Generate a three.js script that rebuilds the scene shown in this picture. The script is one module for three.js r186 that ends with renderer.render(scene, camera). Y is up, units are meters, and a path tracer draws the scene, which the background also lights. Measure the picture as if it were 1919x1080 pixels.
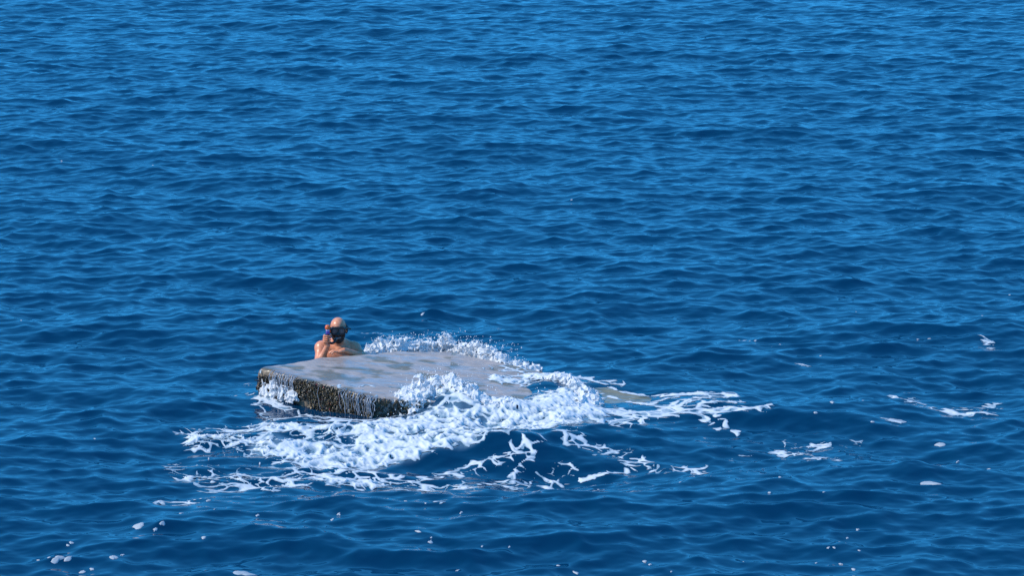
import * as THREE from 'three';
import { mergeGeometries } from 'three/addons/utils/BufferGeometryUtils.js';

// ---------------------------------------------------------------- camera, sky, sun, exposure
const scene = new THREE.Scene();
const camera = new THREE.PerspectiveCamera(11.05, 1024 / 577, 0.5, 12000);
camera.position.set(0, 6, 0);
camera.rotation.set(THREE.MathUtils.degToRad(-10.19), 0, 0);

const renderer = new THREE.WebGLRenderer({ antialias: true });
renderer.setSize(1024, 577);
renderer.toneMapping = THREE.LinearToneMapping;
renderer.toneMappingExposure = 1.0;
renderer.shadowMap.enabled = true;

const toSun = new THREE.Vector3(-0.78, 0.68, 0.12).normalize();
{ // clear blue sky, the same all round but for a soft glow round the sun
  const W = 512, H = 256, data = new Float32Array(W * H * 4);
  const horizon = [0.066, 0.59, 1.36], high = [0.026, 0.25, 0.73], low = [0.005, 0.09, 0.26];
  for (let j = 0; j < H; j++) {
    const el = ((j + 0.5) / H - 0.5) * Math.PI;
    for (let i = 0; i < W; i++) {
      const az = ((i + 0.5) / W - 0.5) * 2 * Math.PI;
      const d = [Math.cos(el) * Math.cos(az), Math.sin(el), Math.cos(el) * Math.sin(az)];
      const t = Math.pow(Math.max(0, d[1]), 0.55), c = d[0] * toSun.x + d[1] * toSun.y + d[2] * toSun.z;
      const glow = 0.5 * Math.exp((c - 1) * 14), o = (j * W + i) * 4;
      for (let k = 0; k < 3; k++) {
        const up = horizon[k] + (high[k] - horizon[k]) * t + glow * [1, 0.95, 0.85][k];
        data[o + k] = el >= 0 ? up : low[k];
      }
      data[o + 3] = 1;
    }
  }
  const sky = new THREE.DataTexture(data, W, H, THREE.RGBAFormat, THREE.FloatType);
  sky.mapping = THREE.EquirectangularReflectionMapping;
  sky.magFilter = THREE.LinearFilter; sky.minFilter = THREE.LinearFilter; sky.needsUpdate = true;
  scene.background = sky; scene.environment = sky;
}
const sun = new THREE.DirectionalLight(new THREE.Color(1.0, 0.95, 0.86), 3.7);
sun.position.set(toSun.x * 60, toSun.y * 60, toSun.z * 60 - 28);
sun.target.position.set(0, 0, -28);
sun.castShadow = true;
Object.assign(sun.shadow.camera, { left: -12, right: 12, top: 12, bottom: -12, near: 1, far: 140 });
sun.shadow.mapSize.set(2048, 2048);
scene.add(sun, sun.target);

// ---------------------------------------------------------------- helpers
let seed = 20240611;
const rnd = () => { seed = (seed + 0x6d2b79f5) | 0; let t = Math.imul(seed ^ (seed >>> 15), 1 | seed); t = (t + Math.imul(t ^ (t >>> 7), 61 | t)) ^ t; return ((t ^ (t >>> 14)) >>> 0) / 4294967296; };
const gauss = () => Math.sqrt(-2 * Math.log(1 - rnd())) * Math.cos(2 * Math.PI * rnd());
const clamp = (x, a = 0, b = 1) => (x < a ? a : x > b ? b : x);
const smooth = (a, b, x) => { const t = clamp((x - a) / (b - a)); return t * t * (3 - 2 * t); };
const mix = (a, b, t) => a + (b - a) * t;
const hash = (i, j, k) => { let h = Math.imul(i, 374761393) ^ Math.imul(j, 668265263) ^ Math.imul(k, 2147483647 ^ 0x5bd1e995); h = Math.imul(h ^ (h >>> 13), 1274126177); h = Math.imul(h ^ (h >>> 15), 2246822519); return ((h ^ (h >>> 16)) >>> 0) / 4294967296; };
function noise3(x, y, z) {           // value noise, 0..1
  const i = Math.floor(x), j = Math.floor(y), k = Math.floor(z); x -= i; y -= j; z -= k;
  const u = x * x * (3 - 2 * x), v = y * y * (3 - 2 * y), w = z * z * (3 - 2 * z);
  const a = mix(mix(hash(i, j, k), hash(i + 1, j, k), u), mix(hash(i, j + 1, k), hash(i + 1, j + 1, k), u), v);
  const b = mix(mix(hash(i, j, k + 1), hash(i + 1, j, k + 1), u), mix(hash(i, j + 1, k + 1), hash(i + 1, j + 1, k + 1), u), v);
  return mix(a, b, w);
}
function fbm(x, y, z, oct = 4) { let s = 0, a = 0.5, n = 0; for (let o = 0; o < oct; o++) { s += a * noise3(x, y, z); n += a; a *= 0.5; x = x * 2.03 + 17.1; y = y * 2.03 + 5.3; z = z * 2.03 + 9.7; } return s / n; }
function cells(x, y) {               // distance between the nearest and second nearest feature point, about 0..0.8
  const i = Math.floor(x), j = Math.floor(y); let f1 = 9, f2 = 9;
  for (let a = -1; a <= 1; a++) for (let b = -1; b <= 1; b++) {
    const dx = i + a + hash(i + a, j + b, 11) - x, dy = j + b + hash(i + a, j + b, 23) - y, d = Math.sqrt(dx * dx + dy * dy);
    if (d < f1) { f2 = f1; f1 = d; } else if (d < f2) f2 = d;
  }
  return f2 - f1;
}
function segDist(px, pz, ax, az, bx, bz) {
  const ex = bx - ax, ez = bz - az, t = clamp(((px - ax) * ex + (pz - az) * ez) / (ex * ex + ez * ez + 1e-9));
  return Math.hypot(px - ax - ex * t, pz - az - ez * t);
}
const smin = (a, b, k) => { const h = clamp(0.5 + 0.5 * (b - a) / k); return mix(b, a, h) - k * h * (1 - h); };
const smax = (a, b, k) => -smin(-a, -b, k);

// surface of the field f < 0 on a grid of the given cell, with normals from the field's slope
function isoMesh(f, lo, hi, cell, uvScale = 1) {
  const n = [0, 1, 2].map((a) => Math.ceil((hi[a] - lo[a]) / cell) + 1), [nx, ny, nz] = n;
  const v = new Float32Array(nx * ny * nz), at = (i, j, k) => i + nx * (j + ny * k);
  for (let k = 0; k < nz; k++) for (let j = 0; j < ny; j++) for (let i = 0; i < nx; i++) v[at(i, j, k)] = f(lo[0] + i * cell, lo[1] + j * cell, lo[2] + k * cell);
  const id = new Int32Array(nx * ny * nz).fill(-1), pos = [], nor = [], uv = [], ind = [];
  const C = [[0, 0, 0], [1, 0, 0], [0, 1, 0], [1, 1, 0], [0, 0, 1], [1, 0, 1], [0, 1, 1], [1, 1, 1]];
  const E = [[0, 1], [2, 3], [4, 5], [6, 7], [0, 2], [1, 3], [4, 6], [5, 7], [0, 4], [1, 5], [2, 6], [3, 7]];
  for (let k = 0; k < nz - 1; k++) for (let j = 0; j < ny - 1; j++) for (let i = 0; i < nx - 1; i++) {
    let neg = 0; const c = [];
    for (const [a, b, d] of C) { const s = v[at(i + a, j + b, k + d)]; c.push(s); if (s < 0) neg++; }
    if (neg === 0 || neg === 8) continue;
    let x = 0, y = 0, z = 0, m = 0;
    for (const [p, q] of E) if ((c[p] < 0) !== (c[q] < 0)) { const t = c[p] / (c[p] - c[q]); x += mix(C[p][0], C[q][0], t); y += mix(C[p][1], C[q][1], t); z += mix(C[p][2], C[q][2], t); m++; }
    const X = lo[0] + (i + x / m) * cell, Y = lo[1] + (j + y / m) * cell, Z = lo[2] + (k + z / m) * cell, e = cell * 0.6;
    let gx = f(X + e, Y, Z) - f(X - e, Y, Z), gy = f(X, Y + e, Z) - f(X, Y - e, Z), gz = f(X, Y, Z + e) - f(X, Y, Z - e);
    const l = Math.hypot(gx, gy, gz) || 1; gx /= l; gy /= l; gz /= l;
    id[at(i, j, k)] = pos.length / 3; pos.push(X, Y, Z); nor.push(gx, gy, gz);
    if (Math.abs(gy) > 0.6) uv.push(X * uvScale, -Z * uvScale); else if (Math.abs(gx) > Math.abs(gz)) uv.push(Z * uvScale, Y * uvScale); else uv.push(X * uvScale, Y * uvScale);
  }
  const quad = (a, b, c, d, flip) => { if (a < 0 || b < 0 || c < 0 || d < 0) return; if (flip) ind.push(a, c, b, a, d, c); else ind.push(a, b, c, a, c, d); };
  for (let k = 1; k < nz - 1; k++) for (let j = 1; j < ny - 1; j++) for (let i = 1; i < nx - 1; i++) {
    const s = v[at(i, j, k)] < 0;
    if (s !== v[at(i + 1, j, k)] < 0) quad(id[at(i, j - 1, k - 1)], id[at(i, j, k - 1)], id[at(i, j, k)], id[at(i, j - 1, k)], !s);
    if (s !== v[at(i, j + 1, k)] < 0) quad(id[at(i - 1, j, k - 1)], id[at(i - 1, j, k)], id[at(i, j, k)], id[at(i, j, k - 1)], !s);
    if (s !== v[at(i, j, k + 1)] < 0) quad(id[at(i - 1, j - 1, k)], id[at(i, j - 1, k)], id[at(i, j, k)], id[at(i - 1, j, k)], !s);
  }
  const g = new THREE.BufferGeometry();
  g.setAttribute('position', new THREE.Float32BufferAttribute(pos, 3));
  g.setAttribute('normal', new THREE.Float32BufferAttribute(nor, 3));
  g.setAttribute('uv', new THREE.Float32BufferAttribute(uv, 2));
  g.setIndex(ind);
  return g;
}
function dataMap(N, fn, srgb = false) {    // N x N texture from fn(i, j) -> [r, g, b] in 0..1
  const d = new Uint8Array(N * N * 4);
  for (let j = 0; j < N; j++) for (let i = 0; i < N; i++) { const c = fn(i, j), o = (j * N + i) * 4; d[o] = c[0] * 255; d[o + 1] = c[1] * 255; d[o + 2] = c[2] * 255; d[o + 3] = 255; }
  const t = new THREE.DataTexture(d, N, N);
  t.wrapS = t.wrapT = THREE.RepeatWrapping; t.magFilter = THREE.LinearFilter; t.minFilter = THREE.LinearMipmapLinearFilter; t.generateMipmaps = true;
  if (srgb) t.colorSpace = THREE.SRGBColorSpace;
  t.needsUpdate = true;
  return t;
}
function mesh(name, geometry, material, parent = scene) {
  const m = new THREE.Mesh(geometry, material); m.name = name; m.castShadow = m.receiveShadow = true; parent.add(m); return m;
}

// ---------------------------------------------------------------- the slab's outline and the waves
const outline = [-2.44, -27.70, -1.87, -28.40, -1.17, -29.0, -0.61, -29.19, 0.0, -28.75, 1.55, -27.55, 1.45, -27.1, 0.3, -26.85, -1.30, -26.74];
function slabEdge(x, z) {            // signed distance to the outline, negative inside
  let d = 1e9, inside = false; const n = outline.length / 2;
  for (let i = 0, j = n - 1; i < n; j = i++) {
    const ax = outline[2 * i], az = outline[2 * i + 1], bx = outline[2 * j], bz = outline[2 * j + 1];
    d = Math.min(d, segDist(x, z, ax, az, bx, bz));
    if ((az > z) !== (bz > z) && x < (bx - ax) * (z - az) / (bz - az) + ax) inside = !inside;
  }
  return inside ? -d : d;
}
const slabTop = (x, z) => 0.07 - 0.078 * x + 0.014 * (fbm(x * 3.1, 2.2, z * 3.1, 3) - 0.5);

const waves = [];
{ // short-crested wind waves running towards the viewer over a low swell
  const per = 25, L0 = 0.13, octaves = 5.8, slope = [[0.13, 0.070], [0.21, 0.112], [0.36, 0.125], [0.62, 0.100], [1.0, 0.074], [1.8, 0.052], [3.5, 0.042], [7.4, 0.022]];
  const M = Math.round(per * octaves);
  for (let m = 0; m < M; m++) {
    const L = L0 * Math.pow(2, octaves * (m + rnd()) / M);
    let s = slope[slope.length - 1][1];
    for (let q = 0; q + 1 < slope.length; q++) if (L >= slope[q][0] && L < slope[q + 1][0]) s = mix(slope[q][1], slope[q + 1][1], Math.log(L / slope[q][0]) / Math.log(slope[q + 1][0] / slope[q][0]));
    const th = -0.12 + gauss() * (L > 2.5 ? 0.4 : 0.62), k = 2 * Math.PI / L;
    waves.push({ L, kx: k * Math.sin(th), kz: k * Math.cos(th), sx: Math.sin(th), sz: Math.cos(th), a: Math.SQRT2 * s / Math.sqrt(per) / k, p: rnd() * 6.2832 });
  }
}
// water heaped up by the surge over the slab and drawn down in front of it: x, z, radius x, radius z, height
const heaps = [
  [-0.62, -27.05, 0.26, 0.38, 0.17], [-0.20, -26.72, 0.50, 0.42, 0.11], [0.45, -27.25, 0.34, 0.60, 0.10], [0.35, -28.0, 0.45, 0.45, 0.05],
  [-0.9, -25.9, 0.9, 0.55, 0.03], [0.05, -25.72, 0.9, 0.45, 0.11], [0.35, -24.65, 1.0, 0.55, -0.12], [-1.0, -24.2, 0.7, 0.5, -0.04], [1.0, -27.62, 0.42, 0.34, -0.07],
  [-2.2, -28.6, 0.8, 0.5, -0.03], [-1.9, -26.9, 0.5, 0.4, -0.04],
];
const P = [0, 0, 0];
function sea(x, z, cell = 0.03) {    // where the resting point (x, z) of the water has moved to
  const near = Math.abs(x) < 4 && z < -22 && z > -32;
  const e = near ? slabEdge(x, z) : 9, calm = near ? mix(0.38, 1, smooth(-0.1, 0.9, e)) : 1;
  let X = 0, Y = 0, Z = 0;
  for (let i = 0; i < waves.length; i++) {
    const w = waves[i];
    let a = w.a; if (w.L < 4 * cell) { if (w.L < 2.2 * cell) continue; a *= (w.L / cell - 2.2) / 1.8; }
    const t = w.kx * x + w.kz * z + w.p, s = Math.sin(t);
    Y += a * Math.cos(t); X -= a * s * w.sx; Z -= a * s * w.sz;
  }
  Y *= calm; X *= 0.95 * calm; Z *= 0.95 * calm;
  if (near) for (const [hx, hz, rx, rz, h] of heaps) { const u = (x - hx) / rx, v = (z - hz) / rz, q = u * u + v * v; if (q < 6) Y += h * Math.exp(-q) * (0.75 + 0.5 * noise3(x * 5, 3, z * 4)); }
  P[0] = x + X; P[1] = Y; P[2] = z + Z;
  return P;
}
// foam and some painted sun glints on the water: reach, strength, then x, z along each streak
const foamGlintStrokes = [
  [0.17, 1.08, -2.16, -25.61, -1.48, -25.28, -0.94, -25.52, -0.38, -25.82, 0.19, -26.24, 0.74, -26.69],
  [0.2, 1.15, -1.24, -25.94, -0.67, -26.37, -0.29, -26.48, 0.2, -26.71],
  [0.19, 1.15, -0.91, -27.05, -0.65, -27.29, -0.29, -26.82, 0.1, -26.6, 0.5, -27.15, 0.68, -27.53],
  [0.13, 1, -0.1, -27.96, 0.41, -28.16, 0.71, -27.57, 0.75, -26.94],
  [0.07, 0.75, -0.31, -28.4, 0, -28.51, 0.47, -28.35],
  [0.14, 1.02, -2.79, -25.74, -2.5, -25.74, -2.16, -25.61],
  [0.09, 0.82, -2.94, -26.03, -2.59, -26.18, -2.12, -26.29],
  [0.07, 0.98, -2.28, -26.51, -1.96, -26.73, -1.54, -26.36, -1.25, -26.29],
  [0.05, 0.83, -1.97, -26.96, -1.56, -26.6, -1.26, -26.4],
  [0.05, 1.1, -2.37, -27.51, -1.98, -27.05, -1.56, -26.57, -1.26, -26.42],
  [0.07, 1.12, 0.64, -26.91, 1.18, -26.78, 1.62, -26.8, 1.97, -26.82, 2.3, -26.69],
  [0.065, 1.1, 0.92, -26.46, 1.33, -26.82, 1.71, -27.37, 1.95, -27.61, 2.1, -27.65],
  [0.08, 1.02, 1.32, -26.64, 1.69, -27, 2.1, -27.23],
  [0.03, 1.12, 0.73, -28.34, 1.07, -27.82, 1.52, -27.63, 1.93, -27.73],
  [0.024, 1.12, 0.8, -27.7, 1.11, -27.37, 1.27, -27.23, 1.63, -26.89],
  [0.026, 1.12, 1.27, -27.23, 1.44, -27.46, 1.58, -27.58],
  [0.032, 1.12, 1.62, -26.73, 1.86, -26.27],
  [0.03, 1.1, 1.81, -26.62, 2.04, -26.16],
  [0.09, 0.88, 0.63, -26.4, 1.02, -26.29, 1.32, -26.51],
  [0.05, 0.98, 0.32, -28.47, 0.73, -28.32, 1.06, -28.15],
  [0.07, 0.95, -1.46, -24.8, -0.91, -24.69, -0.5, -24.92, -0.04, -25.28, 0.28, -25.61],
  [0.16, 0.84, -2.81, -24.66, -2.35, -24.57, -1.81, -24.66],
  [0.12, 0.78, -2.58, -24.19, -2.18, -24.19, -1.79, -24.28],
  [0.11, 0.87, -1.81, -24.66, -1.17, -24.47, -0.45, -24.47],
  [0.12, 0.85, -0.44, -24.28, 0, -24.51, 0.46, -25.01],
  [0.028, 1.1, 0.57, -24.85, 0.83, -24.97, 1.04, -25.09],
  [0.08, 0.87, 0.38, -25.74, 0.89, -25.49, 1.29, -24.93, 1.61, -25.05],
  [0.04, 0.93, -0.35, -24.19, -0.13, -24.66, 0.19, -25.25],
  [0.14, 0.8, 3.74, -27.61, 4.07, -27.07, 4.39, -26.91],
  [0.08, 0.78, 4.33, -27.46, 4.5, -27.3],
  [0.09, 0.68, 2.47, -25.82, 2.83, -25.66, 3.07, -25.74],
  [0.1, 0.72, 1.95, -25.25, 2.43, -25.45, 2.78, -25.15],
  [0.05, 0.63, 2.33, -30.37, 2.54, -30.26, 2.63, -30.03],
  [0.04, 0.75, 2.88, -29.11, 2.98, -29.11],  // a sun glint drawn as foam
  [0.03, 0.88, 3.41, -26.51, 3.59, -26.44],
  [0.03, 0.9, -1.63, -30.66, -1.45, -30.57, -1.29, -30.6],  // sun glints behind the person, laid as pale foam
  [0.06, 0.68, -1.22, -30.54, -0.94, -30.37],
  [0.05, 0.63, -0.2, -31.07, 0, -30.66, 0.2, -31.13],  // more sun glints painted in as foam
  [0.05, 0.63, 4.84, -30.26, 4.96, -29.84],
  [0.05, 0.63, -2.78, -27.65, -2.62, -27.54],
  [0.05, 0.63, -0.56, -23.39, -0.88, -23.83, -0.4, -24.19],
  [0.05, 0.58, -2.86, -23.56, -2.53, -23.65],
  [0.06, 0.68, -2.57, -28.14, -2.34, -27.19, -2.14, -26.51],
  [0.025, 0.75, -1.78, -27.08, -1.29, -27.25, -0.78, -26.78],
  [0.03, 0.85, -1.51, -26.69, -1.18, -26.85, -0.82, -26.51],
  [0.05, 0.85, -1.31, -26.53, -0.98, -26.75, -0.84, -27.1],
  [0.02, 0.7, -1.72, -27.2, -1.53, -27.03],
  [0.12, 0.95, -2.31, -26.29, -1.91, -26.03, -1.52, -25.97, -1.05, -26.18],
  [0.07, 0.8, -2.28, -25.35, -1.84, -25.09, -1.46, -24.93],
];
// single flecks, a few standing in for sun glints: x, z, radius
const flecks = [
  -3.44, -21.77, 0.053, -3.53, -21.82, 0.024, -3.36, -21.77, 0.036, -3.03, -21.85, 0.034, -2.97, -21.92, 0.018, -3.63, -21.91, 0.016, -3.23, -21.58, 0.026, -3.17, -21.62, 0.024,
  -3.43, -22.26, 0.021, -3.45, -22.2, 0.014, -2.97, -22.66, 0.059, -2.75, -22.6, 0.031, -2.8, -22.52, 0.025, -2.4, -22.26, 0.027, -2.48, -23.61, 0.026, -2, -21.4, 0.090,
  -2.02, -22.98, 0.021, -2.66, -23.08, 0.017, -2.37, -23.05, 0.015, -2.85, -23.63, 0.044, -2.82, -23.54, 0.030, -1.43, -22.89, 0.019, -1.39, -23.08, 0.021, -0.86, -23.46, 0.017,
  -0.41, -23.1, 0.017, -0.61, -22.2, 0.025, -0.61, -22.28, 0.014, -0.73, -22.44, 0.029, -0.69, -23.35, 0.015, 1.59, -24.85, 0.046, 3.48, -24.03, 0.080, 3.41, -24.06, 0.022,
  3.54, -26.51, 0.073, 3.76, -25.7, 0.057, 2.54, -23.61, 0.013, 2.47, -21.83, 0.016, 2.54, -21.65, 0.016, 2.71, -22.75, 0.017, 2.65, -22.05, 0.016, 2.62, -22.5, 0.013,
  2.54, -22.34, 0.010, 2.41, -22.11, 0.014, 2.46, -22.11, 0.012, 1.94, -21.83, 0.010, 2.3, -21.83, 0.012, 1.76, -21.85, 0.008, 1.04, -21.77, 0.018, 0.95, -21.44, 0.044,
  0.76, -21.41, 0.018, 1.19, -21.55, 0.014, 1.01, -21.86, 0.018, 0.5, -21.61, 0.022, 0.36, -21.77, 0.018, -0.4, -21.59, 0.016, -0.31, -21.37, 0.020, -0.22, -22.08, 0.012,
  0, -22.08, 0.012, -5.25, -31.34, 0.014, -3.67, -25.82, 0.014, -0.96, -31.62, 0.020, 5.08, -31.74, 0.017, 3.77, -32.09, 0.012, 2.92, -29.11, 0.024, 4.21, -30.31, 0.019,  // includes sun glints drawn as pale flecks
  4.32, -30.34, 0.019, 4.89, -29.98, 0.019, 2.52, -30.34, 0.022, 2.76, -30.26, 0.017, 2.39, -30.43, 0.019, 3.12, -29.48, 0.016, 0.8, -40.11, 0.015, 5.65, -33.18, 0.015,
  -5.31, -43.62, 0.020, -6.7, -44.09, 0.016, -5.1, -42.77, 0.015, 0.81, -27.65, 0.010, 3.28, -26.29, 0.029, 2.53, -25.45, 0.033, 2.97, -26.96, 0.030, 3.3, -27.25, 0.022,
  2.77, -26.51, 0.024, 3.85, -25.25, 0.021, 4.06, -24.76, 0.021, 3.41, -25.05, 0.018, 2.1, -23.74, 0.018, 2.23, -24.19, 0.020, 1.66, -24.38, 0.018, 1.38, -24.19, 0.016,
];
const strokeBoxes = foamGlintStrokes.map((s) => { let a = 1e9, b = -1e9, c = 1e9, d = -1e9; for (let i = 2; i < s.length; i += 2) { a = Math.min(a, s[i]); b = Math.max(b, s[i]); c = Math.min(c, s[i + 1]); d = Math.max(d, s[i + 1]); } const r = s[0] * 2; return [a - r, b + r, c - r / 0.45, d + r / 0.45]; });
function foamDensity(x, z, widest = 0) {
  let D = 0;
  for (let n = 0; n < foamGlintStrokes.length; n++) {
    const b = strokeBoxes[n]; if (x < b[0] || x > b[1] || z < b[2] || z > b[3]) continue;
    const s = foamGlintStrokes[n]; if (s[0] < widest) continue;
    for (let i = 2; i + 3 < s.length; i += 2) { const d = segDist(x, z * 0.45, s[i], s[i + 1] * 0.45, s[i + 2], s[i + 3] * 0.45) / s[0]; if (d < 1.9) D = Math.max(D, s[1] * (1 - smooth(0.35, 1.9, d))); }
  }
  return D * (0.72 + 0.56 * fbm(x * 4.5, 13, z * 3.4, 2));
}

// ---------------------------------------------------------------- sea
{
  const rows = [], cols = [];
  for (let d = -60; d < 0; d += 6) rows.push(d);
  for (let d = 0; d < 19; d += 0.5) rows.push(d);
  for (let d = 19; d < 80; d += 0.028 + 0.0011 * (d - 19)) rows.push(d);
  for (let d = 80, s = 0.16; d < 9000; s *= 1.07) { rows.push(d); d += s; }
  const nf = 760, far = 26;
  for (let i = far; i > 0; i--) cols.push(-1 - i);
  for (let i = 0; i <= nf; i++) cols.push(-1 + 2 * i / nf);
  for (let i = 1; i <= far; i++) cols.push(1 + i);
  const nr = rows.length, nc = cols.length, pos = new Float32Array(nr * nc * 3), uv = new Float32Array(nr * nc * 2), col = new Float32Array(nr * nc * 3), ind = new Uint32Array((nr - 1) * (nc - 1) * 6);
  const deep = [0.0003, 0.030, 0.077], milky = [0.15, 0.26, 0.35];
  let o = 0;
  for (let r = 0; r < nr; r++) {
    const d = rows[r], half = 1.2 * 0.176 * clamp(d, 19, 80) + 0.8, dz = r + 1 < nr ? rows[r + 1] - d : 500;
    for (let c = 0; c < nc; c++) {
      const s = cols[c], q = Math.abs(s), x = q <= 1 ? s * half : Math.sign(s) * (half + 0.05 * (Math.pow(1.62, q - 1) - 1) * half * 0.2 + (q - 1) * 0.05 * half);
      const dx = q <= 1 ? 2 * half / nf : 0.1 * half * Math.pow(1.5, q - 1);
      const p = sea(x, -d, Math.max(dz * 0.75, dx)), n = r * nc + c;
      pos[3 * n] = p[0]; pos[3 * n + 1] = p[1]; pos[3 * n + 2] = p[2];
      uv[2 * n] = x; uv[2 * n + 1] = d;
      let air = 0;
      if (d > 22 && d < 32 && Math.abs(x) < 5) { const D = foamDensity(x, -d, 0.165); if (D > 0.3) air = smooth(0.6, 1.05, D) * (0.35 + 0.65 * smooth(0.35, 0.65, fbm(x * 9, 8, d * 5, 4))); }
      for (let k = 0; k < 3; k++) col[3 * n + k] = mix(deep[k], milky[k], air);
      if (r + 1 < nr && c + 1 < nc) { ind[o++] = n; ind[o++] = n + 1; ind[o++] = n + nc + 1; ind[o++] = n; ind[o++] = n + nc + 1; ind[o++] = n + nc; }
    }
  }
  const g = new THREE.BufferGeometry();
  g.setAttribute('position', new THREE.BufferAttribute(pos, 3));
  g.setAttribute('uv', new THREE.BufferAttribute(uv, 2));
  g.setAttribute('color', new THREE.BufferAttribute(col, 3));
  g.setIndex(new THREE.BufferAttribute(ind, 1));
  g.computeVertexNormals();
  // ripples too small for the mesh
  const N = 1024, tile = 3.3, hgt = new Float32Array(N * N), set = [];
  for (let m = 0; m < 70; m++) {
    const L = 0.06 * Math.pow(3, rnd()), th = gauss() * 0.8 - 0.12, a = Math.round(tile / L * Math.sin(th)), b = Math.round(tile / L * Math.cos(th)) || 1, k = 2 * Math.PI * Math.hypot(a, b) / tile;
    set.push([a, b, Math.SQRT2 * 0.085 / Math.sqrt(70) / k * (L > 0.1 ? 1.25 : 0.7), rnd() * 6.2832]);
  }
  const tab = new Float32Array(4096); for (let i = 0; i < 4096; i++) tab[i] = Math.cos(i / 4096 * 2 * Math.PI);
  for (const [a, b, amp, ph] of set) for (let j = 0; j < N; j++) for (let i = 0; i < N; i++) hgt[j * N + i] += amp * tab[((a * i - b * j) * 4 + Math.round(ph * 652)) & 4095];
  const h = (i, j) => hgt[((j + N) % N) * N + ((i + N) % N)], px = tile / N;
  var rippleMap = dataMap(N, (i, j) => { const gx = (h(i + 1, j) - h(i - 1, j)) / (2 * px), gy = (h(i, j + 1) - h(i, j - 1)) / (2 * px), l = 1 / Math.hypot(gx, gy, 1); return [0.5 - 0.5 * gx * l, 0.5 - 0.5 * gy * l, 0.5 + 0.5 * l]; });
  rippleMap.repeat.set(1 / tile, 1 / tile);
  const water = new THREE.MeshPhysicalMaterial({ color: 0xffffff, vertexColors: true, roughness: 0.03, ior: 1.333, normalMap: rippleMap, normalScale: new THREE.Vector2(0.4, 0.4) });
  const m = mesh('sea', g, water);
  m.userData = { kind: 'structure', label: 'deep blue choppy sea with short wind waves', category: 'sea' };
}

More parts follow.
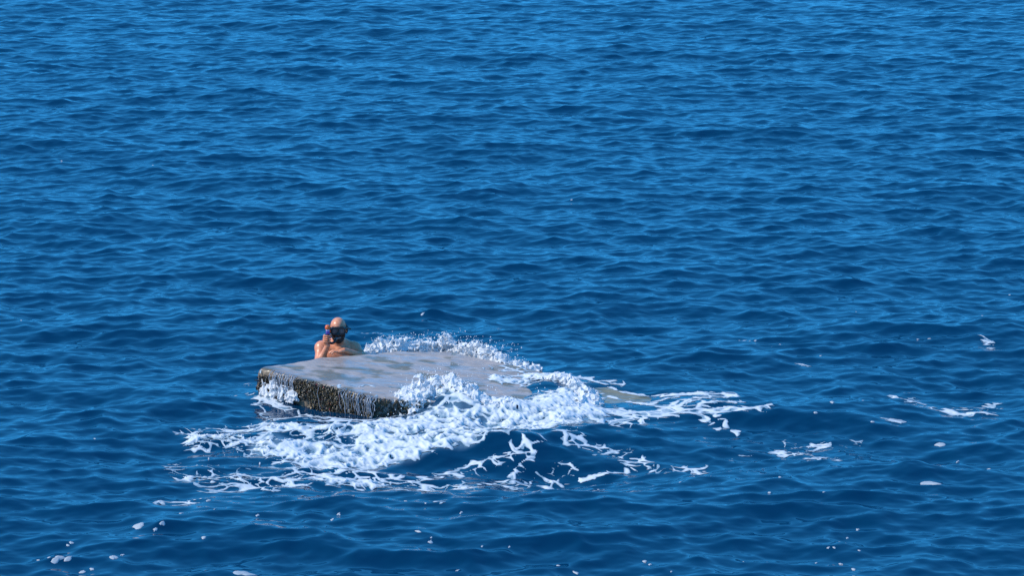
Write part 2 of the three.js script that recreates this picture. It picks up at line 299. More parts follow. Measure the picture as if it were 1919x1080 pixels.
// ---------------------------------------------------------------- concrete slab
{
  const slab = new THREE.Group(); slab.name = 'concrete_block'; slab.position.set(-0.6, 0, -27.9); scene.add(slab);
  slab.userData = { label: 'flat tilted wet grey concrete block awash in the sea', category: 'concrete block' };
  const ox = -0.6, oz = -27.9;
  const field = (X, y, Z) => {
    const x = X + ox, z = Z + oz;
    const worn = 0.05 * (fbm(x * 4, y * 5, z * 4, 3) - 0.5) + 0.022 * (noise3(x * 17, y * 17, z * 17) - 0.5);
    const side = slabEdge(x, z) + worn * 1.3 + 0.02, top = y - slabTop(x, z) + 0.006 * (noise3(x * 11, 4, z * 11) - 0.5), bottom = -0.55 - y;
    return smax(smax(side, top, 0.045), bottom, 0.05);
  };
  const body = isoMesh(field, [-1.95, -0.62, -1.45], [2.35, 0.36, 1.32], 0.022, 0.5);
  const N = 1024, T = (u, v, f) => [u / N * f, v / N * f];
  const stain = new Float32Array(N * N), wet = new Float32Array(N * N);
  for (let j = 0; j < N; j++) for (let i = 0; i < N; i++) {
    const x = i / N * 2, y = j / N * 2;   // two metres a tile
    stain[j * N + i] = 0.40 * fbm(x * 3.5, y * 6, 1.5, 5) + 0.45 * fbm(x * 12, y * 20, 7.5, 4) + 0.15 * hash(i, j, 5);
    wet[j * N + i] = fbm(x * 5 + 2 * fbm(x * 3, y * 3, 2, 2), y * 11, 3.5, 5);
  }
  const colour = dataMap(N, (i, j) => {
    const t = stain[j * N + i], algae = smooth(0.52, 0.68, fbm(i / N * 9, j / N * 9, 12, 4));
    const c = [mix(0.46, 0.90, t), mix(0.42, 0.825, t), mix(0.40, 0.775, t)];
    return [mix(c[0], 0.37, algae * 0.6), mix(c[1], 0.35, algae * 0.6), mix(c[2], 0.26, algae * 0.6)];
  }, true);
  const film = dataMap(N, (i, j) => { const w = smooth(0.36, 0.66, wet[j * N + i]); return [0, mix(0.75, 0.22, w), 0]; });
  const filmRipples = rippleMap.clone(); filmRipples.repeat.set(1.3, 1.3); filmRipples.needsUpdate = true;   // thin water running over the top
  const concrete = new THREE.MeshPhysicalMaterial({ vertexColors: true, map: colour, roughnessMap: film, roughness: 1, normalMap: filmRipples, normalScale: new THREE.Vector2(0.55, 0.55), clearcoat: 0.18, clearcoatRoughness: 0.3 });
  { // weed film where the block lies under water most of the time, and along its weedy edge
    const bp = body.attributes.position, c = new Float32Array(bp.count * 3);
    for (let i = 0; i < bp.count; i++) {
      const x = bp.getX(i) + ox, z = bp.getZ(i) + oz, n = fbm(x * 5, 3, z * 7, 4), e = segDist(x, z, -2.44, -27.7, -1.3, -26.74);
      const green = smooth(0.15, 0.75, x + (n - 0.5) * 0.9), brown = 1 - smooth(0.02, 0.16, e + (n - 0.5) * 0.28);
      for (let k = 0; k < 3; k++) c[3 * i + k] = mix(mix(1, [0.62, 0.64, 0.42][k], green), [0.42, 0.35, 0.20][k], brown * 0.8);
    }
    body.setAttribute('color', new THREE.BufferAttribute(c, 3));
  }
  mesh('body', body, concrete, slab);

  // weed, mussels and barnacles crusting the two faces that stand in the wash
  const leaf = new THREE.SphereGeometry(1, 7, 5), lp = leaf.attributes.position;
  for (let i = 0; i < lp.count; i++) { const y = lp.getY(i), b = 1 - 0.45 * (y + 1) / 2; lp.setXYZ(i, lp.getX(i) * b + 0.35 * (y + 1) * (y + 1) * 0.3, y, lp.getZ(i) * b * 0.6); }
  leaf.computeVertexNormals();
  const count = 6500, weed = new THREE.InstancedMesh(leaf, new THREE.MeshPhysicalMaterial({ color: 0xffffff, roughness: 0.38, clearcoat: 0.5, clearcoatRoughness: 0.2 }), count);
  const m = new THREE.Matrix4(), q = new THREE.Quaternion(), c = new THREE.Color();
  for (let n = 0; n < count; n++) {
    const t = Math.pow(rnd(), 0.8), along = n % 7 === 0 ? 1 : 0;
    let x, z, nx, nz;
    if (along) { const u = rnd() * 0.3; x = mix(-1.30, 0.3, u); z = mix(-26.74, -26.85, u); nx = 0.07; nz = 1; } else { x = mix(-2.42, -1.30, t); z = mix(-27.68, -26.74, t); nx = -0.64; nz = 0.77; }
    const top = slabTop(x, z), y = mix(-0.05, top - 0.01, Math.pow(rnd(), 0.85)), bare = smooth(0.5, 0.75, noise3(x * 6, y * 9, z * 6)) * (t < 0.5 ? 1 : 0);
    if (bare > rnd() || (t < 0.35 && y > top - 0.06)) { m.makeScale(1e-4, 1e-4, 1e-4).setPosition(-0.6 - ox, -0.3, 0); weed.setMatrixAt(n, m); weed.setColorAt(n, c.setRGB(0.1, 0.1, 0.08)); continue; }
    const out = -0.022 + 0.036 * rnd();
    q.setFromEuler(new THREE.Euler(Math.PI + gauss() * 0.7, rnd() * 6.28, gauss() * 0.7));
    const s = 0.0045 + 0.009 * rnd() * rnd();
    m.compose(new THREE.Vector3(x + nx * out - ox, y, z + nz * out - oz), q, new THREE.Vector3(s, s * (1.4 + 2.6 * rnd() * rnd()), s));
    weed.setMatrixAt(n, m);
    const k = rnd(), v = 0.7 + 0.6 * rnd();
    if (t < 0.09) c.setRGB(0.028 * v, 0.024 * v, 0.018 * v); else if (k < 0.48) c.setRGB(0.050 * v, 0.036 * v, 0.018 * v); else if (k < 0.74) c.setRGB(0.17 * v, 0.115 * v, 0.045 * v); else if (k < 0.88) c.setRGB(0.022 * v, 0.022 * v, 0.026 * v); else if (k < 0.985) c.setRGB(0.22 * v, 0.19 * v, 0.14 * v); else c.setRGB(0.20, 0.03, 0.025);
    weed.setColorAt(n, c);
  }
  weed.name = 'seaweed'; weed.castShadow = weed.receiveShadow = true;
  weed.userData = { kind: 'stuff', label: 'brown weed and mussels crusting the faces of the slab' };
  slab.add(weed);
}

// ---------------------------------------------------------------- foam lying on the water and washing over the slab
const foamMaterial = new THREE.MeshPhysicalMaterial({ color: new THREE.Color().setRGB(0.86, 0.87, 0.88), roughness: 0.95, transmission: 0.3, thickness: 0 });
const Q = [0, 0, 0];
function ground(x, z) {              // the water, or the slab where it stands higher
  const p = sea(x, z); Q[0] = p[0]; Q[1] = p[1]; Q[2] = p[2];
  if (x > -2.6 && x < 1.7 && z < -26.5 && z > -29.3) { const e = slabEdge(x, z); if (e < 0.01) { const t = slabTop(x, z) - 0.05 * smooth(-0.05, 0.01, e); if (t > Q[1]) { Q[0] = x; Q[1] = t; Q[2] = z; } } }
  return Q;
}
{
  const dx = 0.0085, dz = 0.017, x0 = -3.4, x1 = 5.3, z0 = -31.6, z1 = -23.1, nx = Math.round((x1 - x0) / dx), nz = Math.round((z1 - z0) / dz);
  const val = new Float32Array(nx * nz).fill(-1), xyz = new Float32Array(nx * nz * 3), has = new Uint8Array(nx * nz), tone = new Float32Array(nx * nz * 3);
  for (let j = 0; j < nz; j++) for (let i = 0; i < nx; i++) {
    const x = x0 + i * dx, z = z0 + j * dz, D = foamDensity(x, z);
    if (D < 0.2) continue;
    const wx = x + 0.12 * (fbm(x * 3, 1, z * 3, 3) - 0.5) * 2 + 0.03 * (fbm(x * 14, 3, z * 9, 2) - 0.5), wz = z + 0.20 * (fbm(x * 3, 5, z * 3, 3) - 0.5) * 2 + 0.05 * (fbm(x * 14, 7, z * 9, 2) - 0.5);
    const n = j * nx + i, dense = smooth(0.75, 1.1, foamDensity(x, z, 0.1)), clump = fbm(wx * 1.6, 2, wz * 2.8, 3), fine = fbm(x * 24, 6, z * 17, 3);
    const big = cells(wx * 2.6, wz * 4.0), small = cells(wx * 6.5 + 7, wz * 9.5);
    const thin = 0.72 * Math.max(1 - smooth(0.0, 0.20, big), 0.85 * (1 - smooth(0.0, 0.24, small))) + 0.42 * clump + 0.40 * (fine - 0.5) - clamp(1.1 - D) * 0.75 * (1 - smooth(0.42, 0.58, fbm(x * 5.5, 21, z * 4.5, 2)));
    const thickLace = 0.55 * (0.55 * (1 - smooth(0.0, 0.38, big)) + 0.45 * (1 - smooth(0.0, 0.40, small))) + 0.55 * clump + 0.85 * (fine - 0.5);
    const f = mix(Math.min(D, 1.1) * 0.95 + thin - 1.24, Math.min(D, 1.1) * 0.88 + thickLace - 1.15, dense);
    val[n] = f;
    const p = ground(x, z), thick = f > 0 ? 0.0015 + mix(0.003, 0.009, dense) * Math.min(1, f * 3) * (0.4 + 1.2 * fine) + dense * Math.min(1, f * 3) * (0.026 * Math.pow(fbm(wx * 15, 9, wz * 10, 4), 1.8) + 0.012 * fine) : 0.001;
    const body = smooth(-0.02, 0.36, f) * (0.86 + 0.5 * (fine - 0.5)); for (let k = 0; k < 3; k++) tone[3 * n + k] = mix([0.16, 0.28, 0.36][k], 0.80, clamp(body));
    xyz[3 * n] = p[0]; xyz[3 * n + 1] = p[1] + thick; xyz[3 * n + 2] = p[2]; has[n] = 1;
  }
  const nor = new Float32Array(nx * nz * 3), a = new THREE.Vector3(), b = new THREE.Vector3();
  const get = (n, v) => v.set(xyz[3 * n], xyz[3 * n + 1], xyz[3 * n + 2]), a2 = new THREE.Vector3(), b2 = new THREE.Vector3();
  for (let j = 1; j < nz - 1; j++) for (let i = 1; i < nx - 1; i++) {
    const n = j * nx + i; if (!has[n]) continue;
    const l = has[n - 1] ? n - 1 : n, r = has[n + 1] ? n + 1 : n, u = has[n - nx] ? n - nx : n, d = has[n + nx] ? n + nx : n;
    get(r, a).sub(get(l, a2)); get(d, b).sub(get(u, b2)); b.cross(a).normalize(); if (!(b.y > 0)) b.set(0, 1, 0);
    nor[3 * n] = b.x; nor[3 * n + 1] = b.y; nor[3 * n + 2] = b.z;
  }
  const pos = [], nrm = [], shade = [];
  const put = (n, m, t) => { for (let k = 0; k < 3; k++) { pos.push(mix(xyz[3 * n + k], xyz[3 * m + k], t)); nrm.push(mix(nor[3 * n + k], nor[3 * m + k], t)); shade.push(mix(tone[3 * n + k], tone[3 * m + k], t)); } };
  const tri = (A, B, C) => {
    if (!(has[A] && has[B] && has[C])) return;
    const ya = xyz[3 * A + 1], yb = xyz[3 * B + 1], yc = xyz[3 * C + 1]; if (Math.max(ya, yb, yc) - Math.min(ya, yb, yc) > 0.035) return;   // the drop from the block to the water
    const poly = [], ids = [A, B, C];
    for (let e = 0; e < 3; e++) { const p = ids[e], q = ids[(e + 1) % 3], fp = val[p], fq = val[q]; if (fp > 0) poly.push([p, p, 0]); if ((fp > 0) !== (fq > 0)) poly.push([p, q, fp / (fp - fq)]); }
    for (let k = 1; k + 1 < poly.length; k++) { put(...poly[0]); put(...poly[k]); put(...poly[k + 1]); }
  };
  for (let j = 1; j < nz - 2; j++) for (let i = 1; i < nx - 2; i++) { const n = j * nx + i; tri(n, n + nx, n + nx + 1); tri(n, n + nx + 1, n + 1); }
  const g = new THREE.BufferGeometry();
  g.setAttribute('position', new THREE.Float32BufferAttribute(pos, 3));
  g.setAttribute('normal', new THREE.Float32BufferAttribute(nrm, 3));
  g.setAttribute('color', new THREE.Float32BufferAttribute(shade, 3));
  const f = mesh('sea_foam_and_glints', g, new THREE.MeshPhysicalMaterial({ color: 0xffffff, vertexColors: true, roughness: 0.6 }));
  f.userData = { kind: 'stuff', label: 'white lacy foam spread on the water round the slab, with a few painted sun glints', category: 'foam' };
}
{ // single flecks, painted sun glints and bubble rafts drifting apart from the rest: low domes with ragged edges
  const parts = [];
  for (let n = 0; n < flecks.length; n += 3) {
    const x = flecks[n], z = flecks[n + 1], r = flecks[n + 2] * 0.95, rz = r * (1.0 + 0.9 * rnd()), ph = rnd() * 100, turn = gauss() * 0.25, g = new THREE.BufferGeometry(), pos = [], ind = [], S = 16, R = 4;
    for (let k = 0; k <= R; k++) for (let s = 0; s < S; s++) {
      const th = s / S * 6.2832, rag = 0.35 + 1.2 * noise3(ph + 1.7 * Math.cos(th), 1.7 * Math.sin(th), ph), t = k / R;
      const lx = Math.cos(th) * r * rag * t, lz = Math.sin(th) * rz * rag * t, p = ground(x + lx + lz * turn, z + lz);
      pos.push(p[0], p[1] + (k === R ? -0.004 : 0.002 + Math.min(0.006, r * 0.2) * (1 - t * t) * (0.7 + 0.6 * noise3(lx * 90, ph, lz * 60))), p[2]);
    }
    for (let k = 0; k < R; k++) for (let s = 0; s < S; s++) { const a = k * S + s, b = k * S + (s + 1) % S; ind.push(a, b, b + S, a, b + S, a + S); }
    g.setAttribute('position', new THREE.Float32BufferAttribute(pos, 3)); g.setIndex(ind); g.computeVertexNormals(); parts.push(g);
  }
  const f = mesh('foam_and_glint_flecks', mergeGeometries(parts), new THREE.MeshPhysicalMaterial({ color: new THREE.Color().setRGB(0.40, 0.44, 0.47), roughness: 0.6 }));
  f.userData = { kind: 'stuff', label: 'small white foam flecks and painted sun glints scattered on the open water', category: 'foam' };
}

// ---------------------------------------------------------------- splashes thrown up along the slab's edges
function pathDist(path, x, z) { let d = 1e9, s = 0; for (let i = 0; i + 3 < path.length; i += 2) { const e = segDist(x, z, path[i], path[i + 1], path[i + 2], path[i + 3]); if (e < d) { d = e; s = i / 2 + clamp(Math.hypot(x - path[i], z - path[i + 1]) / Math.hypot(path[i + 2] - path[i], path[i + 3] - path[i + 1])); } } return [d, s / (path.length / 2 - 1)]; }
function froth(path, w, h, base, fill, freq, cell, shape) {
  let a = 1e9, b = -1e9, c = 1e9, d = -1e9;
  for (let i = 0; i < path.length; i += 2) { a = Math.min(a, path[i]); b = Math.max(b, path[i]); c = Math.min(c, path[i + 1]); d = Math.max(d, path[i + 1]); }
  return isoMesh((x, y, z) => {
    const [e, s] = pathDist(path, x, z), H = h * shape(s) * (0.55 + 0.9 * noise3(x * 9, 1.5, z * 7)), Y = (y - base(x, z)) / Math.max(H, 1e-3);
    const q = (Y < 0 ? Y * Y * 4 : Y * Y) + (e / w) * (e / w);
    if (q > 1.8) return 1;
    const bx = x + 0.035 * (noise3(x * 13, y * 13, z * 13 + 5) - 0.5), by = y + 0.05 * (noise3(x * 11 + 8, y * 11, z * 11) - 0.5), bz = z + 0.04 * (noise3(x * 12, y * 12 + 3, z * 12) - 0.5);
    const n1 = 1 - Math.abs(2 * noise3(bx * freq, by * freq * 0.95, bz * freq * 0.8) - 1), n2 = 1 - Math.abs(2 * noise3(bx * freq * 2.1 + 9, by * freq * 1.9, bz * freq * 1.7) - 1);
    return q * 0.75 + fill - (0.85 * n1 + 0.75 * n2 * n1);
  }, [a - w, -0.05, c - w], [b + w, 0.42, d + w], cell);
}
const bell = (a, b) => (s) => 0.35 + 0.65 * smooth(0, a, s) * smooth(1, b, s);
const whiteWater = [
  ['splash', 'curling white splash breaking behind the slab beside the person', froth([-1.50, -29.02, -1.30, -29.22, -1.0, -29.34, -0.66, -29.40, -0.40, -29.24, -0.18, -29.0, 0.04, -28.82, 0.2, -28.7], 0.13, 0.155, (x) => 0.075 - 0.03 * (x + 1.5), 0.66, 22, 0.0062, bell(0.12, 0.6))],
  ['splash', 'white splash heaped over the near edge of the slab', froth([-0.92, -26.86, -0.82, -27.18, -0.62, -27.34, -0.38, -27.02, -0.1, -26.8], 0.17, 0.13, (x, z) => ground(x, z)[1], 0.52, 18, 0.0072, bell(0.3, 0.6))],
  ['splash', 'white surge front running across the submerged end of the slab', froth([0.30, -28.1, 0.55, -27.85, 0.70, -27.55, 0.74, -27.15, 0.6, -26.9], 0.12, 0.075, (x, z) => ground(x, z)[1], 0.56, 19, 0.0072, bell(0.2, 0.8))],
  ['splash', 'white froth spilling down the weedy face at the raised corner of the block', froth([-2.36, -27.60, -2.20, -27.465, -2.02, -27.315], 0.040, 0.17, () => 0.03, 0.78, 27, 0.006, (s) => 1 - 0.35 * s)],
];
whiteWater.forEach(([name, label, g], i) => { const m = mesh(i ? name + '_00' + i : name, g, foamMaterial); m.userData = { kind: 'stuff', label, category: 'splash' }; });
{ // water running off the slab in thin strands, down its weedy face
  const parts = [];
  for (let n = 0; n < 80; n++) {
    const t = n < 36 ? 0.10 + 0.24 * rnd() : Math.min(1.04, 0.55 + 0.5 * Math.sqrt(rnd())), x = mix(-2.42, -1.30, t), z = mix(-27.68, -26.74, t), y0 = slabTop(x, z), pts = [], back = 0.02 + 0.05 * rnd(), len = n < 36 ? 0.35 + 0.7 * rnd() : 0.4 + 0.8 * rnd();
    for (let k = 0; k <= 6; k++) {
      const u = k / 6 * len, off = mix(-back, 0.030, smooth(0, 0.35, u)) + 0.012 * rnd();
      pts.push(new THREE.Vector3(x - 0.64 * off + 0.005 * gauss() + 0.03 * u, Math.min(y0 + 0.003, y0 + 0.004 - (y0 + 0.02) * Math.max(0, u - 0.15) / 0.9), z + 0.77 * off + 0.005 * gauss()));
    }
    const g = new THREE.TubeGeometry(new THREE.CatmullRomCurve3(pts), 14, 0.0014 + 0.0035 * rnd() * rnd(), 5); parts.push(g);
  }
  const m = mesh('water_trickles', mergeGeometries(parts), new THREE.MeshPhysicalMaterial({ color: new THREE.Color().setRGB(0.42, 0.44, 0.48), roughness: 0.25, clearcoat: 1 }));
  m.userData = { kind: 'stuff', label: 'white trickles of water running down the weedy slab face', category: 'water' };
}
{ // drops in the air over the splashes
  const count = 1300, drops = new THREE.InstancedMesh(new THREE.IcosahedronGeometry(1, 1), foamMaterial, count), m = new THREE.Matrix4(), q = new THREE.Quaternion();
  const spots = [[[-1.45, -29.1, -1.0, -29.34, -0.66, -29.40, -0.40, -29.24, 0.1, -28.82], 0.10, 0.16, 0.45], [[-0.92, -26.86, -0.82, -27.2, -0.62, -27.34, -0.2, -26.9], 0.16, 0.16, 0.7], [[-1.4, -26.6, -0.6, -26.4, 0.3, -26.5, 0.75, -27.2], 0.35, 0.07, 0.87], [[-2.8, -25.7, -2.0, -25.8, -1.4, -25.4], 0.3, 0.02, 1]];
  for (let n = 0; n < count; n++) {
    const u = n / count, [path, w, h] = spots.find((s) => u < s[3]), i = 2 * Math.floor(rnd() * (path.length / 2 - 1)), t = rnd();
    const x = mix(path[i], path[i + 2], t) + gauss() * w * 0.5, z = mix(path[i + 1], path[i + 3], t) + gauss() * w, s = 0.0022 + 0.0055 * rnd() * rnd();
    const y = Math.max(ground(x, z)[1], path === spots[0][0] ? 0.06 : -1) + 0.004 + h * Math.pow(rnd(), 1.7) * 1.3;
    q.setFromEuler(new THREE.Euler(rnd() * 6, rnd() * 6, 0));
    m.compose(new THREE.Vector3(x, y, z), q, new THREE.Vector3(s, s * (1 + rnd()), s)); drops.setMatrixAt(n, m);
  }
  drops.name = 'spray_drops'; drops.castShadow = drops.receiveShadow = true; scene.add(drops);
  drops.userData = { kind: 'stuff', label: 'white drops of spray flying over the splashes', category: 'spray' };
}

// ---------------------------------------------------------------- person in the water behind the slab
{
  const V = (x, y, z) => [x, y, z];
  const cap = (p, a, b, ra, rb) => { // tapered capsule
    const ex = b[0] - a[0], ey = b[1] - a[1], ez = b[2] - a[2], t = clamp(((p[0] - a[0]) * ex + (p[1] - a[1]) * ey + (p[2] - a[2]) * ez) / (ex * ex + ey * ey + ez * ez));
    return Math.hypot(p[0] - a[0] - ex * t, p[1] - a[1] - ey * t, p[2] - a[2] - ez * t) - mix(ra, rb, t);
  };
  const ell = (p, c, r) => { const k = Math.hypot((p[0] - c[0]) / r[0], (p[1] - c[1]) / r[1], (p[2] - c[2]) / r[2]); return (k - 1) * Math.min(...r); };
  const person = new THREE.Group(); person.name = 'person'; person.position.set(-1.712, 0, -28.84); person.rotation.y = 0.06; scene.add(person);
  person.userData = { label: 'bare-shouldered bald person in the water, leaning on the slab in a black diving mask', category: 'person' };

  const head = V(0, 0.415, 0.035), rs = V(-0.165, 0.215, -0.03), re = V(-0.205, 0.045, 0.14), rw = V(-0.106, 0.272, 0.165), ls = V(0.155, 0.200, -0.05), le = V(0.255, 0.135, 0.10), lw = V(0.055, 0.238, 0.235);
  const torso = (p) => {
    let d = smin(ell(p, V(0, 0.02, -0.09), [0.185, 0.26, 0.125]), ell(p, V(-0.005, 0.15, -0.045), [0.175, 0.10, 0.105]), 0.06);
    d = smin(d, ell(p, V(-0.08, 0.10, 0.035), [0.085, 0.062, 0.035]), 0.035); d = smin(d, ell(p, V(0.075, 0.10, 0.03), [0.085, 0.062, 0.035]), 0.035);      // chest
    d = smin(d, cap(p, V(0, 0.20, -0.05), V(0, 0.34, 0.02), 0.066, 0.058), 0.04);                                                                          // neck
    d = smin(d, cap(p, V(-0.02, 0.255, -0.065), rs, 0.052, 0.05), 0.045); d = smin(d, cap(p, V(0.02, 0.255, -0.065), ls, 0.052, 0.05), 0.045);             // shoulders to neck
    d = smin(d, ell(p, rs, [0.068, 0.066, 0.066]), 0.03); d = smin(d, ell(p, ls, [0.066, 0.064, 0.066]), 0.03);
    d = smin(d, cap(p, rs, re, 0.056, 0.041), 0.025); d = smin(d, cap(p, re, rw, 0.042, 0.027), 0.018);
    d = smin(d, ell(p, V(-0.172, 0.12, 0.148), [0.042, 0.06, 0.042]), 0.03);                                                                              // forearm muscle
    d = smin(d, cap(p, ls, le, 0.055, 0.040), 0.025); d = smin(d, cap(p, le, lw, 0.041, 0.027), 0.02);
    d = smin(d, cap(p, V(-0.09, 0.222, 0.03), V(0.0, 0.205, 0.052), 0.014, 0.012), 0.03); d = smin(d, cap(p, V(0.09, 0.212, 0.025), V(0.0, 0.205, 0.052), 0.014, 0.012), 0.03); // collarbones
    return d;
  };
  const parts = [isoMesh((x, y, z) => torso([x, y, z]), [-0.30, -0.16, -0.24], [0.34, 0.42, 0.31], 0.010)];
  const skull = (p) => {
    const [hx, hy, hz] = head;
    let d = ell(p, V(hx, hy + 0.022, hz - 0.015), [0.077, 0.088, 0.098]);
    d = smin(d, ell(p, V(hx, hy - 0.055, hz + 0.022), [0.060, 0.075, 0.072]), 0.035);                      // face and jaw
    d = smin(d, ell(p, V(hx, hy - 0.107, hz + 0.064), [0.024, 0.020, 0.022]), 0.025);                      // chin
    d = smin(d, cap(p, V(hx, hy + 0.004, hz + 0.086), V(hx, hy - 0.036, hz + 0.108), 0.009, 0.015), 0.012); // nose
    for (const s of [-1, 1]) {
      d = smin(d, ell(p, V(hx + 0.042 * s, hy - 0.030, hz + 0.066), [0.022, 0.018, 0.016]), 0.02);         // cheeks
      d = smin(d, cap(p, V(hx + 0.018 * s, hy + 0.020, hz + 0.083), V(hx + 0.046 * s, hy + 0.020, hz + 0.072), 0.008, 0.007), 0.014); // brow
      d = smax(d, -ell(p, V(hx + 0.031 * s, hy + 0.001, hz + 0.098), [0.017, 0.011, 0.016]), 0.008);       // eye sockets
      d = smin(d, smax(ell(p, V(hx + 0.081 * s, hy - 0.015, hz - 0.018), [0.012, 0.033, 0.021]), -ell(p, V(hx + 0.090 * s, hy - 0.013, hz - 0.010), [0.009, 0.020, 0.011]), 0.004), 0.006); // ears
    }
    d = smin(d, cap(p, V(hx - 0.018, hy - 0.068, hz + 0.088), V(hx + 0.018, hy - 0.068, hz + 0.088), 0.009, 0.009), 0.008);
    return smax(d, -cap(p, V(hx - 0.02, hy - 0.0695, hz + 0.103), V(hx + 0.02, hy - 0.0695, hz + 0.103), 0.004, 0.004), 0.004); // mouth
  };
  parts.push(isoMesh((x, y, z) => skull([x, y, z]), [-0.105, 0.27, -0.10], [0.105, 0.54, 0.17], 0.0045));
  // the right hand closed round the snorkel's tube, the left hand flat on the slab
  const tubeAt = V(-0.100, 0.345, 0.175);
  const fingers = (chains, palm) => (p) => { let d = palm(p); for (const c of chains) { let e = 1e9; for (let i = 0; i + 1 < c.length; i++) e = Math.min(e, cap(p, c[i], c[i + 1], 0.0090 - 0.0006 * i, 0.0086 - 0.0007 * i)); d = smin(d, e, 0.005); } return d; };
  const gripChains = [0, 1, 2, 3].map((k) => { const y = 0.374 - 0.0195 * k, o = [0, 0.003, 0.001, -0.004][k], [tx, , tz] = tubeAt; return [V(tx - 0.040, y - 0.004, tz - 0.012), V(tx - 0.034, y, tz + 0.020), V(tx - 0.008, y, tz + 0.030 + o), V(tx + 0.018, y - 0.002, tz + 0.022 + o), V(tx + 0.024, y - 0.003, tz + 0.004)]; });
  gripChains.push([V(tubeAt[0] - 0.026, 0.318, tubeAt[2] - 0.010), V(tubeAt[0] - 0.004, 0.342, tubeAt[2] - 0.026), V(tubeAt[0] + 0.020, 0.366, tubeAt[2] - 0.016), V(tubeAt[0] + 0.028, 0.384, tubeAt[2] - 0.002)]);
  const grip = fingers(gripChains, (p) => smin(cap(p, rw, V(-0.124, 0.318, 0.163), 0.026, 0.026), ell(p, V(-0.132, 0.345, 0.164), [0.017, 0.042, 0.026]), 0.02));
  parts.push(isoMesh((x, y, z) => grip([x, y, z]), [-0.21, 0.22, 0.10], [-0.045, 0.43, 0.24], 0.0035));
  const restChains = [0, 1, 2, 3].map((k) => { const l = [0.060, 0.070, 0.066, 0.050][k], a = -0.30 + 0.17 * k, bx = -0.022 + 0.002 * k, bz = 0.228 + 0.017 * k; return [V(bx, 0.232, bz), V(bx - l * 0.5 * Math.cos(a), 0.236, bz + l * 0.5 * Math.sin(a)), V(bx - l * 0.8 * Math.cos(a), 0.226, bz + l * 0.8 * Math.sin(a)), V(bx - l * Math.cos(a), 0.216, bz + l * Math.sin(a))]; });
  restChains.push([V(0.032, 0.228, 0.222), V(0.010, 0.224, 0.198), V(-0.014, 0.222, 0.190), V(-0.030, 0.219, 0.190)]);
  const rest = fingers(restChains, (p) => smin(cap(p, lw, V(0.030, 0.232, 0.243), 0.025, 0.022), ell(p, V(0.006, 0.231, 0.251), [0.044, 0.014, 0.036]), 0.02));
  parts.push(isoMesh((x, y, z) => rest([x, y, z]), [-0.13, 0.18, 0.15], [0.10, 0.29, 0.33], 0.0038));
  const skinTone = dataMap(256, (i, j) => { const a = fbm(i / 18, j / 18, 3, 4), b = hash(i, j, 8); return [clamp(0.89 + 0.14 * (a - 0.5) + 0.03 * (b - 0.5)), clamp(0.575 + 0.22 * (a - 0.5) + 0.03 * (b - 0.5)), clamp(0.42 + 0.22 * (a - 0.5))]; }, true);
  skinTone.repeat.set(6, 6);
  mesh('body', mergeGeometries(parts), new THREE.MeshPhysicalMaterial({ map: skinTone, roughness: 0.42, clearcoat: 0.25, clearcoatRoughness: 0.2 }), person);

  const [hx, hy, hz] = head;
  const darkShell = new THREE.MeshStandardMaterial({ color: new THREE.Color().setRGB(0.022, 0.016, 0.013), roughness: 0.7 });
  // thin dark shells over the jaw and round the back of the head
  mesh('jaw_shell', isoMesh((x, y, z) => { const p = [x, y, z], n = 0.006 * (noise3(x * 190, y * 120, z * 190) - 0.5); return smax(smax(skull(p) - 0.007 + n, y - (hy - 0.045 - 0.35 * Math.max(0, hz + 0.03 - z)), 0.008), hz + 0.005 - z, 0.01); }, [-0.09, 0.27, 0.02], [0.09, 0.40, 0.17], 0.0045), darkShell, person);
  mesh('darkShell', isoMesh((x, y, z) => { const p = [x, y, z], n = 0.004 * (noise3(x * 210, y * 150, z * 210) - 0.5); return smax(smax(skull(p) - 0.0035 + n, y - (hy + 0.058), 0.01), smax(z - (hz - 0.002), hy - 0.055 - y, 0.01), 0.01); }, [-0.10, 0.33, -0.10], [0.10, 0.50, 0.06], 0.0045), darkShell, person);

  // diving mask: skirt and frame, two panes, a strap round the head with its buckles
  const mask = new THREE.Group(); mask.name = 'diving_mask'; person.add(mask);
  const rubber = new THREE.MeshPhysicalMaterial({ color: new THREE.Color().setRGB(0.010, 0.010, 0.011), roughness: 0.42 });
  const box2 = (x, y, a, b, r) => { const dx = Math.abs(x) - a + r, dy = Math.abs(y) - b + r; return Math.hypot(Math.max(dx, 0), Math.max(dy, 0)) + Math.min(Math.max(dx, dy), 0) - r; };
  const pane = (x, y, s) => box2(x - hx - 0.034 * s, y - hy + 0.001 + 0.10 * (Math.abs(x - hx) - 0.034), 0.0255, 0.0225, 0.014);
  const bend = (x) => 1.7 * (x - hx) * (x - hx);
  mesh('frame', isoMesh((x, y, z) => {
    const zz = z + bend(x), face = box2(x - hx, y - hy + 0.003, 0.073, 0.041, 0.028);
    let d = smax(face, Math.abs(zz - (hz + 0.098)) - 0.034, 0.008);
    d = smin(d, ell([x, y, z], V(hx, hy - 0.036, hz + 0.112), [0.023, 0.030, 0.026]), 0.012);              // nose pocket
    d = smin(d, cap([x, y, z], V(hx - 0.05, hy - 0.050, hz + 0.082), V(hx + 0.05, hy - 0.050, hz + 0.082), 0.013, 0.013), 0.014);
    for (const s of [-1, 1]) d = smax(d, -smax(pane(x, y, s), hz + 0.124 - zz, 0.002), 0.003);
    return smax(d, -(skull([x, y, z]) + 0.002), 0.003);
  }, [-0.09, 0.33, 0.06], [0.09, 0.48, 0.20], 0.0045), rubber, mask);
  const glass = new THREE.MeshPhysicalMaterial({ color: new THREE.Color().setRGB(0.035, 0.045, 0.055), roughness: 0.04, clearcoat: 1, clearcoatRoughness: 0.02 });
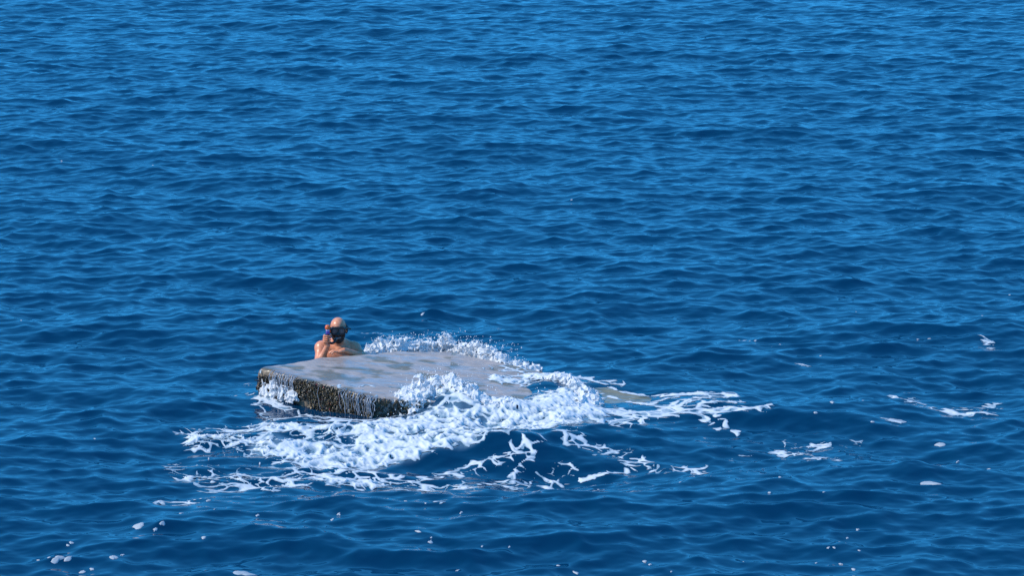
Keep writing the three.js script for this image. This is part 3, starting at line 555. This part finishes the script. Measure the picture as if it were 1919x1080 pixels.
  for (const s of [-1, 1]) mesh('lens', isoMesh((x, y, z) => smax(pane(x, y, s) - 0.001, Math.abs(z + bend(x) - (hz + 0.125)) - 0.0026, 0.0015), [s < 0 ? -0.075 : 0.0, 0.37, 0.12], [s < 0 ? 0.0 : 0.075, 0.46, 0.185], 0.0028), glass, mask);
  mesh('strap', isoMesh((x, y, z) => { const k = skull([x, y, z]), tilt = y - hy - 0.012 - 0.10 * (hz - z); return smax(smax(k - 0.010, 0.002 - k, 0.002), smax(Math.abs(tilt) - 0.014, z - (hz + 0.085), 0.003), 0.003); }, [-0.115, 0.36, -0.12], [0.115, 0.50, 0.14], 0.005), rubber, mask);
  for (const s of [-1, 1]) mesh('buckle', isoMesh((x, y, z) => smax(box2(y - hy - 0.008, z - hz - 0.066, 0.014, 0.022, 0.005), Math.abs(x - hx - 0.086 * s) - 0.008, 0.004), [s * 0.086 - 0.02, 0.39, 0.06], [s * 0.086 + 0.02, 0.46, 0.14], 0.004), rubber, mask);
  const tail = new THREE.TubeGeometry(new THREE.CatmullRomCurve3([new THREE.Vector3(0.084, 0.424, 0.09), new THREE.Vector3(0.105, 0.424, 0.078), new THREE.Vector3(0.124, 0.416, 0.06)]), 10, 0.0065, 6);
  mesh('strap_end', tail, rubber, mask);

  // snorkel held in the right hand, its mouthpiece at the lips
  const snorkel = new THREE.Group(); snorkel.name = 'snorkel'; snorkel.position.copy(person.position); snorkel.rotation.y = person.rotation.y; scene.add(snorkel);
  snorkel.userData = { label: 'snorkel with an orange top held up in a hand beside the mask', category: 'snorkel' };
  const P3 = (x, y, z) => new THREE.Vector3(x, y, z), [tx, , tz] = tubeAt;
  mesh('tube', new THREE.TubeGeometry(new THREE.CatmullRomCurve3([P3(tx - 0.002, 0.405, tz - 0.004), P3(tx, 0.36, tz), P3(tx + 0.004, 0.318, tz + 0.008), P3(tx + 0.030, 0.300, tz + 0.014), P3(tx + 0.062, 0.310, tz + 0.006), P3(-0.028, 0.334, hz + 0.124)]), 40, 0.0125, 12), new THREE.MeshPhysicalMaterial({ color: new THREE.Color().setRGB(0.012, 0.012, 0.014), roughness: 0.35 }), snorkel);
  mesh('mouthpiece', isoMesh((x, y, z) => smin(cap([x, y, z], V(-0.034, 0.330, hz + 0.126), V(-0.006, 0.344, hz + 0.112), 0.012, 0.011), ell([x, y, z], V(0, 0.345, hz + 0.104), [0.030, 0.014, 0.012]), 0.008), [-0.06, 0.31, 0.11], [0.045, 0.38, 0.20], 0.004), new THREE.MeshPhysicalMaterial({ color: new THREE.Color().setRGB(0.16, 0.16, 0.16), roughness: 0.4 }), snorkel);
  const lathe = (r, parent, name, mat) => { const g = new THREE.LatheGeometry(r.map(([a, b]) => new THREE.Vector2(a, b)), 20), m = mesh(name, g, mat, parent); m.position.set(tx - 0.002, 0, tz - 0.004); return m; };
  lathe([[0.0, 0.388], [0.0185, 0.388], [0.0205, 0.393], [0.0205, 0.416], [0.0185, 0.421], [0, 0.421]], snorkel, 'collar', new THREE.MeshPhysicalMaterial({ color: new THREE.Color().setRGB(0.09, 0.06, 0.36), roughness: 0.3, clearcoat: 0.6 }));
  lathe([[0.0, 0.421], [0.0185, 0.421], [0.0190, 0.437], [0, 0.437]], snorkel, 'sleeve', new THREE.MeshPhysicalMaterial({ color: new THREE.Color().setRGB(0.60, 0.56, 0.78), roughness: 0.3, clearcoat: 0.6 }));
  lathe([[0.0, 0.436], [0.020, 0.436], [0.0255, 0.441], [0.0265, 0.452], [0.0255, 0.466], [0.021, 0.475], [0.012, 0.480], [0, 0.481]], snorkel, 'cap', new THREE.MeshPhysicalMaterial({ color: new THREE.Color().setRGB(0.82, 0.155, 0.02), roughness: 0.35, clearcoat: 0.5 }));
}
renderer.render(scene, camera);
